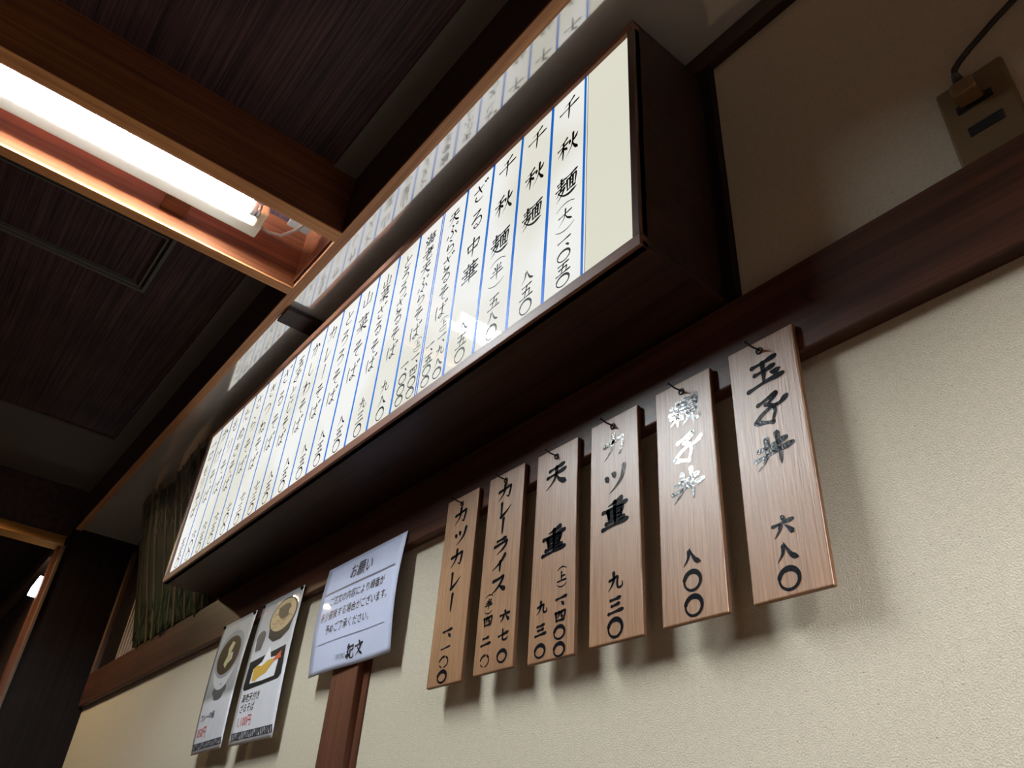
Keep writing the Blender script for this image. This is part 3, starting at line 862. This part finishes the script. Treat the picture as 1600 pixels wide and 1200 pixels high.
ribbon(mb, [(.10 + .80 * k / 24, .745) for k in range(25)], [.006] * 25, fn)
mb.build('printed_rule', m_grey_print, t)
mb = MB()
draw(mb, '紀', .53, .89, .085, .125, .017, fn)
draw(mb, '文', .63, .88, .085, .125, .017, fn)
mb.build('shop_name', m_print, t)


def band(mb, f, v0, v1):
    """key pattern strip of slanted hooks"""
    n = 26
    for k in range(n):
        u = .03 + .94 * k / n
        du = .94 / n
        s = 1 if (k // 3) % 2 == 0 else -1
        a, b = (v0, v1) if s > 0 else (v1, v0)
        poly(mb, [(u, a), (u + du * .62, a), (u + du * 1.5, b), (u + du * .88, b)], f)
    for vv in (v0 - .001, v1 - .003):
        poly(mb, [(.03, vv), (.97, vv), (.97, vv + .004), (.03, vv + .004)], f)


def pins(t, f):
    for u in (.04, .96):
        p = f(u, .018, 0)
        mb = MB()
        mb.tube([p + Vector((0, .004, 0)), p + Vector((0, -.003, 0)), p + Vector((0, -.005, 0))], [.0035, .0045, .003], 12)
        mb.build('pin', m_nail, t, True)


m_bowl = plain('print_bowl_grey', (0.27, 0.27, 0.27), 0.4, spec=0.15)
m_rim = plain('print_bowl_rim', (0.50, 0.49, 0.48), 0.4, spec=0.15)
m_soup = plain('print_soup_brown', (0.055, 0.036, 0.020), 0.4, spec=0.15)
m_leek = plain('print_leek', (0.42, 0.38, 0.20), 0.4, spec=0.15)
m_shadow_print = plain('print_dark_grey', (0.10, 0.10, 0.10), 0.4, spec=0.15)
m_soba = plain('print_soba', (0.42, 0.32, 0.18), 0.4, spec=0.15)
m_soba2 = plain('print_soba_dark', (0.24, 0.18, 0.10), 0.4, spec=0.15)
m_black_dish = plain('print_black_dish', (0.018, 0.018, 0.020), 0.4, spec=0.15)
m_gold = plain('print_tempura', (0.55, 0.34, 0.06), 0.4, spec=0.15)
m_tail = plain('print_prawn_tail', (0.55, 0.12, 0.05), 0.4, spec=0.15)
m_white_print = plain('print_white', (0.70, 0.70, 0.70), 0.4, spec=0.15)

# left menu sheet: bowl of curry noodles
t, f = sheet('menu_sheet', -3.035, -2.729, .813, .3645, lambda u, v: -.036 - .008 * math.sin(math.pi * v) - .010 * v * u, m_menu_a,
             'laminated menu sheet showing one soup bowl priced 850円', 'menu sheet')
fa = lambda d: (lambda u, v: f(u, v, d))
mb = MB()
ellipse(mb, .50, .56, .22, .045, fa(.0008))
ellipse(mb, .50, .60, .15, .035, fa(.0009))
mb.build('printed_shadow', m_shadow_print, t)
mb = MB()
P = [(.86 - .72 * (1 - math.cos(math.pi * k / 16)) / 2, .285 + .275 * math.sin(math.pi * k / 16) ** .8) for k in range(17)]
poly(mb, P, fa(.0011))
mb.build('printed_bowl', m_rim, t)
mb = MB()
ellipse(mb, .50, .285, .40, .185, fa(.0014))
mb.build('printed_bowl_rim', m_bowl, t)
mb = MB()
ellipse(mb, .50, .295, .335, .150, fa(.0017))
mb.build('printed_soup', m_soup, t)
mb = MB()
poly(mb, [(.52, .19), (.62, .21), (.57, .28), (.60, .33), (.50, .40), (.42, .36), (.48, .30), (.45, .24)], fa(.0020))
mb.build('printed_garnish', m_leek, t)
mb = MB()
type_set(mb, 'カレー中華', .10, .765, .066, fa(.001), 1.36)
mb.build('printed_text', m_print, t)
mb = MB()
band(mb, fa(.001), .925, .970)
mb.build('pattern_band', m_print, t)
mb = MB()
type_set(mb, '850円', .10, .880, .088, fa(.001), 1.3)
mb.build('printed_price', m_red_print, t)
pins(t, f)

# right menu sheet: soba and prawn tempura
t, f = sheet('menu_sheet', -2.6752, -2.355, .8170, .3628, lambda u, v: -.036 - .006 * math.sin(math.pi * v) - .006 * v * (1 - u), m_menu_b,
             'laminated menu sheet showing soba and tempura priced 1,100円', 'menu sheet')
fb = lambda d: (lambda u, v: f(u, v, d))
mb = MB()
poly(mb, [(.34, .17), (.94, .17), (.88, .30), (.72, .345), (.54, .345), (.40, .30)], fb(.0008))
ellipse(mb, .64, .165, .315, .128, fb(.0009))
poly(mb, [(.08, .44), (.90, .405), (.93, .60), (.88, .625), (.10, .64), (.06, .62)], fb(.0008))
mb.build('printed_black_dishes', m_black_dish, t)
mb = MB()
ellipse(mb, .20, .27, .11, .045, fb(.0009))
poly(mb, [(.09, .27), (.31, .27), (.27, .37), (.13, .37)], fb(.0008))
mb.build('printed_cup', m_shadow_print, t)
mb = MB()
ellipse(mb, .64, .165, .290, .115, fb(.0013))
mb.build('printed_soba', m_soba, t)
mb = MB()
for k in range(46):
    a, r = rnd.uniform(0, 6.28), rnd.uniform(.1, .95)
    x, y = .64 + .27 * r * math.cos(a), .165 + .105 * r * math.sin(a)
    b = rnd.uniform(0, 3.14)
    P = spline([(x - .05 * math.cos(b), y - .018 * math.sin(b)), (x, y + .006), (x + .05 * math.cos(b), y + .018 * math.sin(b))], 4)
    ribbon(mb, P, [.008] * len(P), fb(.0015))
mb.build('printed_noodles', m_soba2, t)
mb = MB()
poly(mb, [(.50, .10), (.62, .085), (.74, .09), (.80, .12), (.76, .15), (.78, .185), (.66, .20), (.58, .18), (.52, .15)], fb(.0018))
mb.build('printed_nori', m_black_dish, t)
mb = MB()
poly(mb, [(.20, .60), (.22, .50), (.40, .47), (.52, .37), (.60, .46), (.80, .465), (.78, .60), (.50, .605)], fb(.0013))
mb.build('printed_paper', m_white_print, t)
mb = MB()
poly(mb, [(.24, .55), (.23, .50), (.30, .485), (.42, .50), (.55, .475), (.66, .475), (.70, .495), (.62, .53), (.55, .56), (.42, .57), (.32, .595), (.25, .585)], fb(.0018))
mb.build('printed_tempura', m_gold, t)
mb = MB()
poly(mb, [(.68, .478), (.76, .455), (.84, .435), (.83, .465), (.86, .485), (.77, .492), (.69, .497)], fb(.0019))
mb.build('printed_prawn_tail', m_tail, t)
mb = MB()
type_set(mb, '海老天付き', .10, .720, .064, fb(.001), 1.36)
type_set(mb, 'ざるそば', .10, .788, .064, fb(.001), 1.36)
mb.build('printed_text', m_print, t)
mb = MB()
band(mb, fb(.001), .920, .968)
mb.build('pattern_band', m_print, t)
mb = MB()
type_set(mb, '1,100円', .10, .880, .082, fb(.001), 1.3)
mb.build('printed_price', m_red_print, t)
pins(t, f)

# bamboo poster leaning between rail and soffit at the far end
m_poster = laminated('laminated_poster', [(0.0, (0.030, 0.040, 0.015)), (0.25, (0.016, 0.022, 0.010)), (0.6, (0.009, 0.010, 0.006)), (1.0, (0.014, 0.020, 0.014))], 0.22, 7.0)
m_poster.node_tree.nodes['Principled BSDF'].inputs['Coat Weight'].default_value = 0.5
m_poster.node_tree.nodes['Principled BSDF'].inputs['Specular IOR Level'].default_value = 0.15
m_stalk = plain('print_bamboo_stalk', (0.12, 0.082, 0.036), 0.4, spec=0.15)
m_leaf = plain('print_bamboo_leaf', (0.035, 0.045, 0.016), 0.4, spec=0.15)
m_leaf_dark = plain('print_bamboo_shade', (0.008, 0.010, 0.008), 0.4, spec=0.15)
t, f = sheet('bamboo_poster', -4.40, -3.34, 1.70, RT + .002, lambda u, v: -.034 - .185 * (1 - v) - .012 * math.sin(3 * math.pi * u) * (1 - v), m_poster,
             'glossy bamboo grove poster leaning on the rail at the far end of the menu box', 'poster')
fp = lambda d: (lambda u, v: f(u, v, d))
mb = MB()
for u, wd in ((.10, .012), (.20, .03), (.285, .032), (.40, .014), (.52, .02), (.60, .028), (.73, .02), (.84, .03), (.93, .02)):
    x = u
    P = [(x + .015 * math.sin(k * .7 + u * 9), k / 9) for k in range(10)]
    ribbon(mb, P, [wd] * 10, fp(.002))
mb.build('printed_stalks', m_stalk, t)
mb = MB()
mb2 = MB()
for k in range(150):
    u, v = rnd.uniform(.02, .96), rnd.choice((rnd.uniform(.02, .3), rnd.uniform(.72, .97)))
    a = rnd.uniform(.9, 2.2)
    l = rnd.uniform(.04, .10)
    P = spline([(u, v), (u + l * .5 * math.cos(a), v + l * .5 * math.sin(a)), (u + l * math.cos(a) * 1.05, v + l * math.sin(a))], 3)
    ribbon(mb if k % 2 else mb2, P, [.014 * prof('d', i / (len(P) - 1)) for i in range(len(P))], fp(.0026))
mb.build('printed_leaves', m_leaf, t)
mb2.build('printed_dark_leaves', m_leaf_dark, t)

# ------------------------------------------------------------------ fluorescent lamps


def tube_lamp(name, bx, side, ya, yb, zc, label, glow, wall_gap=0.0, cord=False, block=0.0):
    """strip lamp along y screwed to a vertical face at x = bx; side +1 lets the tube stand on +x"""
    t = thing(name, V(bx, (ya + yb) / 2, zc - .03), label, 'lamp')
    d = .058 * side
    mb = MB()
    mb.box((bx + wall_gap * side, ya, zc - .028), (bx + d, yb, zc + .034), 0.004, 3)
    mb.build('housing', m_enamel, t)
    if block:
        for y in (ya + .25, yb - .25):
            box('mounting_block', (bx - block * side, y - .04, zc - .012), (bx, y + .04, zc + .02), m_beam_y, t)
    tx = bx + d + .055 * side
    zt = zc - .012
    for y, s in ((ya, 1), (yb, -1)):
        mb = MB()
        mb.box((bx + d - .004 * side, y + s * .006, zt - .020), (tx + .022 * side, y + s * .034, zt + .020), 0.006, 4)
        mb.build('socket', m_socket, t)
    y0, y1 = ya + .036, yb - .036
    n = 20
    mb = MB()
    mb.tube([V(tx, y0 + .030, zt), V(tx, y1 - .030, zt)], .0163, n)
    mb.build('tube', glow, t, True)
    for a, b in ((y0 + .010, y0 + .030), (y1 - .030, y1 - .010)):
        mb = MB()
        mb.tube([V(tx, a, zt), V(tx, b, zt)], .0162, n)
        mb.build('tube_end', m_tube_end, t, True)
    for a, b in ((y0 - .004, y0 + .010), (y1 - .010, y1 + .004)):
        mb = MB()
        mb.tube([V(tx, a, zt), V(tx, b, zt)], .0150, n)
        mb.build('end_cap', m_steel, t, True)
    if cord:
        mb = MB()
        mb.tube([V(*p) for p in ((bx + .03, yb - .005, zc + .01), (bx + .03, yb + .03, zc), (bx + .045, yb + .07, zc), (bx + .09, yb + .10, zc + .012), (bx + .14, yb + .12, zc + .03), (bx + .19, yb + .14, zc + .05), (bx + .216, yb + .15, zc + .06))], .0035, 8)
        mb.build('cord', m_cord, t, True)
    return t


tube_lamp('fluorescent_lamp', -2.090, 1, -1.83, -.582, 1.818, 'lit fluorescent strip lamp in the ceiling bay at upper left of the picture', m_tube, cord=True, block=.093)
t = thing('bright_spot', V(-5.43, -.425, 1.35), 'small glowing piece for the bright spot seen through the doorway at far left', 'lamp')  # glow added in place of a lamp's reflection beyond the doorway
m_bright_spot = plain('bright_spot_glow', (0.9, 0.9, 0.9), 0.3, emit=(0.95, 0.97, 1.0), es=9.0)
mb = MB()
mb.tube([V(-5.440, -.437, 1.358), V(-5.425, -.437, 1.40), V(-5.395, -.436, 1.47)], [.026, .024, .012], 14)
mb.build('glass', m_bright_spot, t, True)
box('bracket', (-5.45, -.425, 1.35), (-5.415, -.40, 1.40), m_steel, t)

tube_lamp('fluorescent_lamp', 2.63, 1, -2.42, -.582, 1.818, 'unseen fluorescent strip lamp added far right to brighten the right wall', m_fill_tube, block=.093)  # out of view, added as fill for the right part of the wall

GX, GY, GZ = -5.0, -1.06, 1.75  # out of view, added to brighten the far left wall and lintel
t = thing('added_pendant_lamp', V(GX, GY, GZ - .08), 'unseen warm pendant lamp with a dark shade, added to light the far left wall', 'lamp')
m_globe = plain('warm_bulb_glow', (0.9, 0.8, 0.6), 0.3, emit=(1.0, 0.76, 0.45), es=280.0)
bm = bmesh.new()
bmesh.ops.create_uvsphere(bm, u_segments=20, v_segments=12, radius=.048)
bmesh.ops.translate(bm, verts=bm.verts, vec=V(GX, GY, GZ))
MB().bm(bm).build('bulb', m_globe, t, True)
mb = MB()
for r0, z0, r1, z1 in ((.02, .13, .15, -.066), (.15, -.066, .148, -.070), (.148, -.070, .02, .122)):
    mb.tube([V(GX, GY, GZ + z0), V(GX, GY, GZ + z1)], [r0 * K, r1 * K], 32, False)
mb.build('shade', m_nail, t, True)  # shaped to keep the added light off the ceiling
mb = MB()
mb.tube([V(GX, GY, GZ + .06), V(GX, GY, GZ + .14)], [.018, .018], 14)
mb.build('lamp_holder', m_nail, t)
mb = MB()
mb.tube([V(GX, GY, GZ + .13), V(GX, GY, ZCE)], .003, 8)
mb.build('cord', m_black_cord, t)

# ------------------------------------------------------------------ outlet on the upper right wall
OX0, OX1, OZ0, OZ1 = -.2435, -.1400, RT + .002, 1.154
t = thing('outlet', V((OX0 + OX1) / 2, 0, OZ0), 'brown double wall outlet above the rail at upper right', 'outlet')
MB().box((OX0, -.011, OZ0), (OX1, 0, OZ1), 0.004, 3).build('plate', m_plate, t)
box('socket_recess', (-.222, -.0125, 1.082), (-.168, -.0105, 1.100), m_slot, t, 0.0005)
box('socket_recess', (-.217, -.0125, 1.026), (-.166, -.0105, 1.046), m_slot, t, 0.0005)
t = thing('plug', V(-.197, -.02, 1.09), 'brown plug with a dark cord in the upper socket of the outlet', 'plug')
MB().box((-.214, -.046, 1.088), (-.178, -.0127, 1.116), 0.003, 3).build('plug_body', m_plug, t)
mb = MB()
mb.tube([V(-.197, -.034, 1.108), V(-.199, -.036, 1.125), V(-.200, -.037, 1.14)], [.0075, .006, .004], 10)
mb.build('cord_grip', m_black_cord, t, True)
mb = MB()
mb.tube([V(*p) for p in ((-.200, -.037, 1.136), (-.199, -.036, 1.152), (-.190, -.033, 1.166), (-.170, -.03, 1.183), (-.13, -.026, 1.21), (-.06, -.02, 1.25), (.05, -.015, 1.30))], .0034, 8)
mb.build('cord', m_black_cord, t, True)

# ------------------------------------------------------------------ hatch in the ceiling
t = thing('ceiling_hatch', V(-2.74, -1.05, ZCE), 'dark square hatch frame in the ceiling left of the lamp', 'hatch')
m_hatch = plain('hatch_trim', (0.075, 0.068, 0.062), 0.6)
for k, (a, b) in enumerate(((0.0, .014), (.026, .034))):
    x0, x1, y0, y1 = -2.955 + a, -2.53 - a, -1.40 + a, -.748 - a
    d = b - a
    for p, q in (((x0, y0), (x1, y0 + d)), ((x0, y1 - d), (x1, y1)), ((x0, y0 + d), (x0 + d, y1 - d)), ((x1 - d, y0 + d), (x1, y1 - d))):
        box('frame_strip', (p[0], p[1], ZCE - .006), (q[0], q[1], ZCE + .013), m_hatch, t, 0.0005)
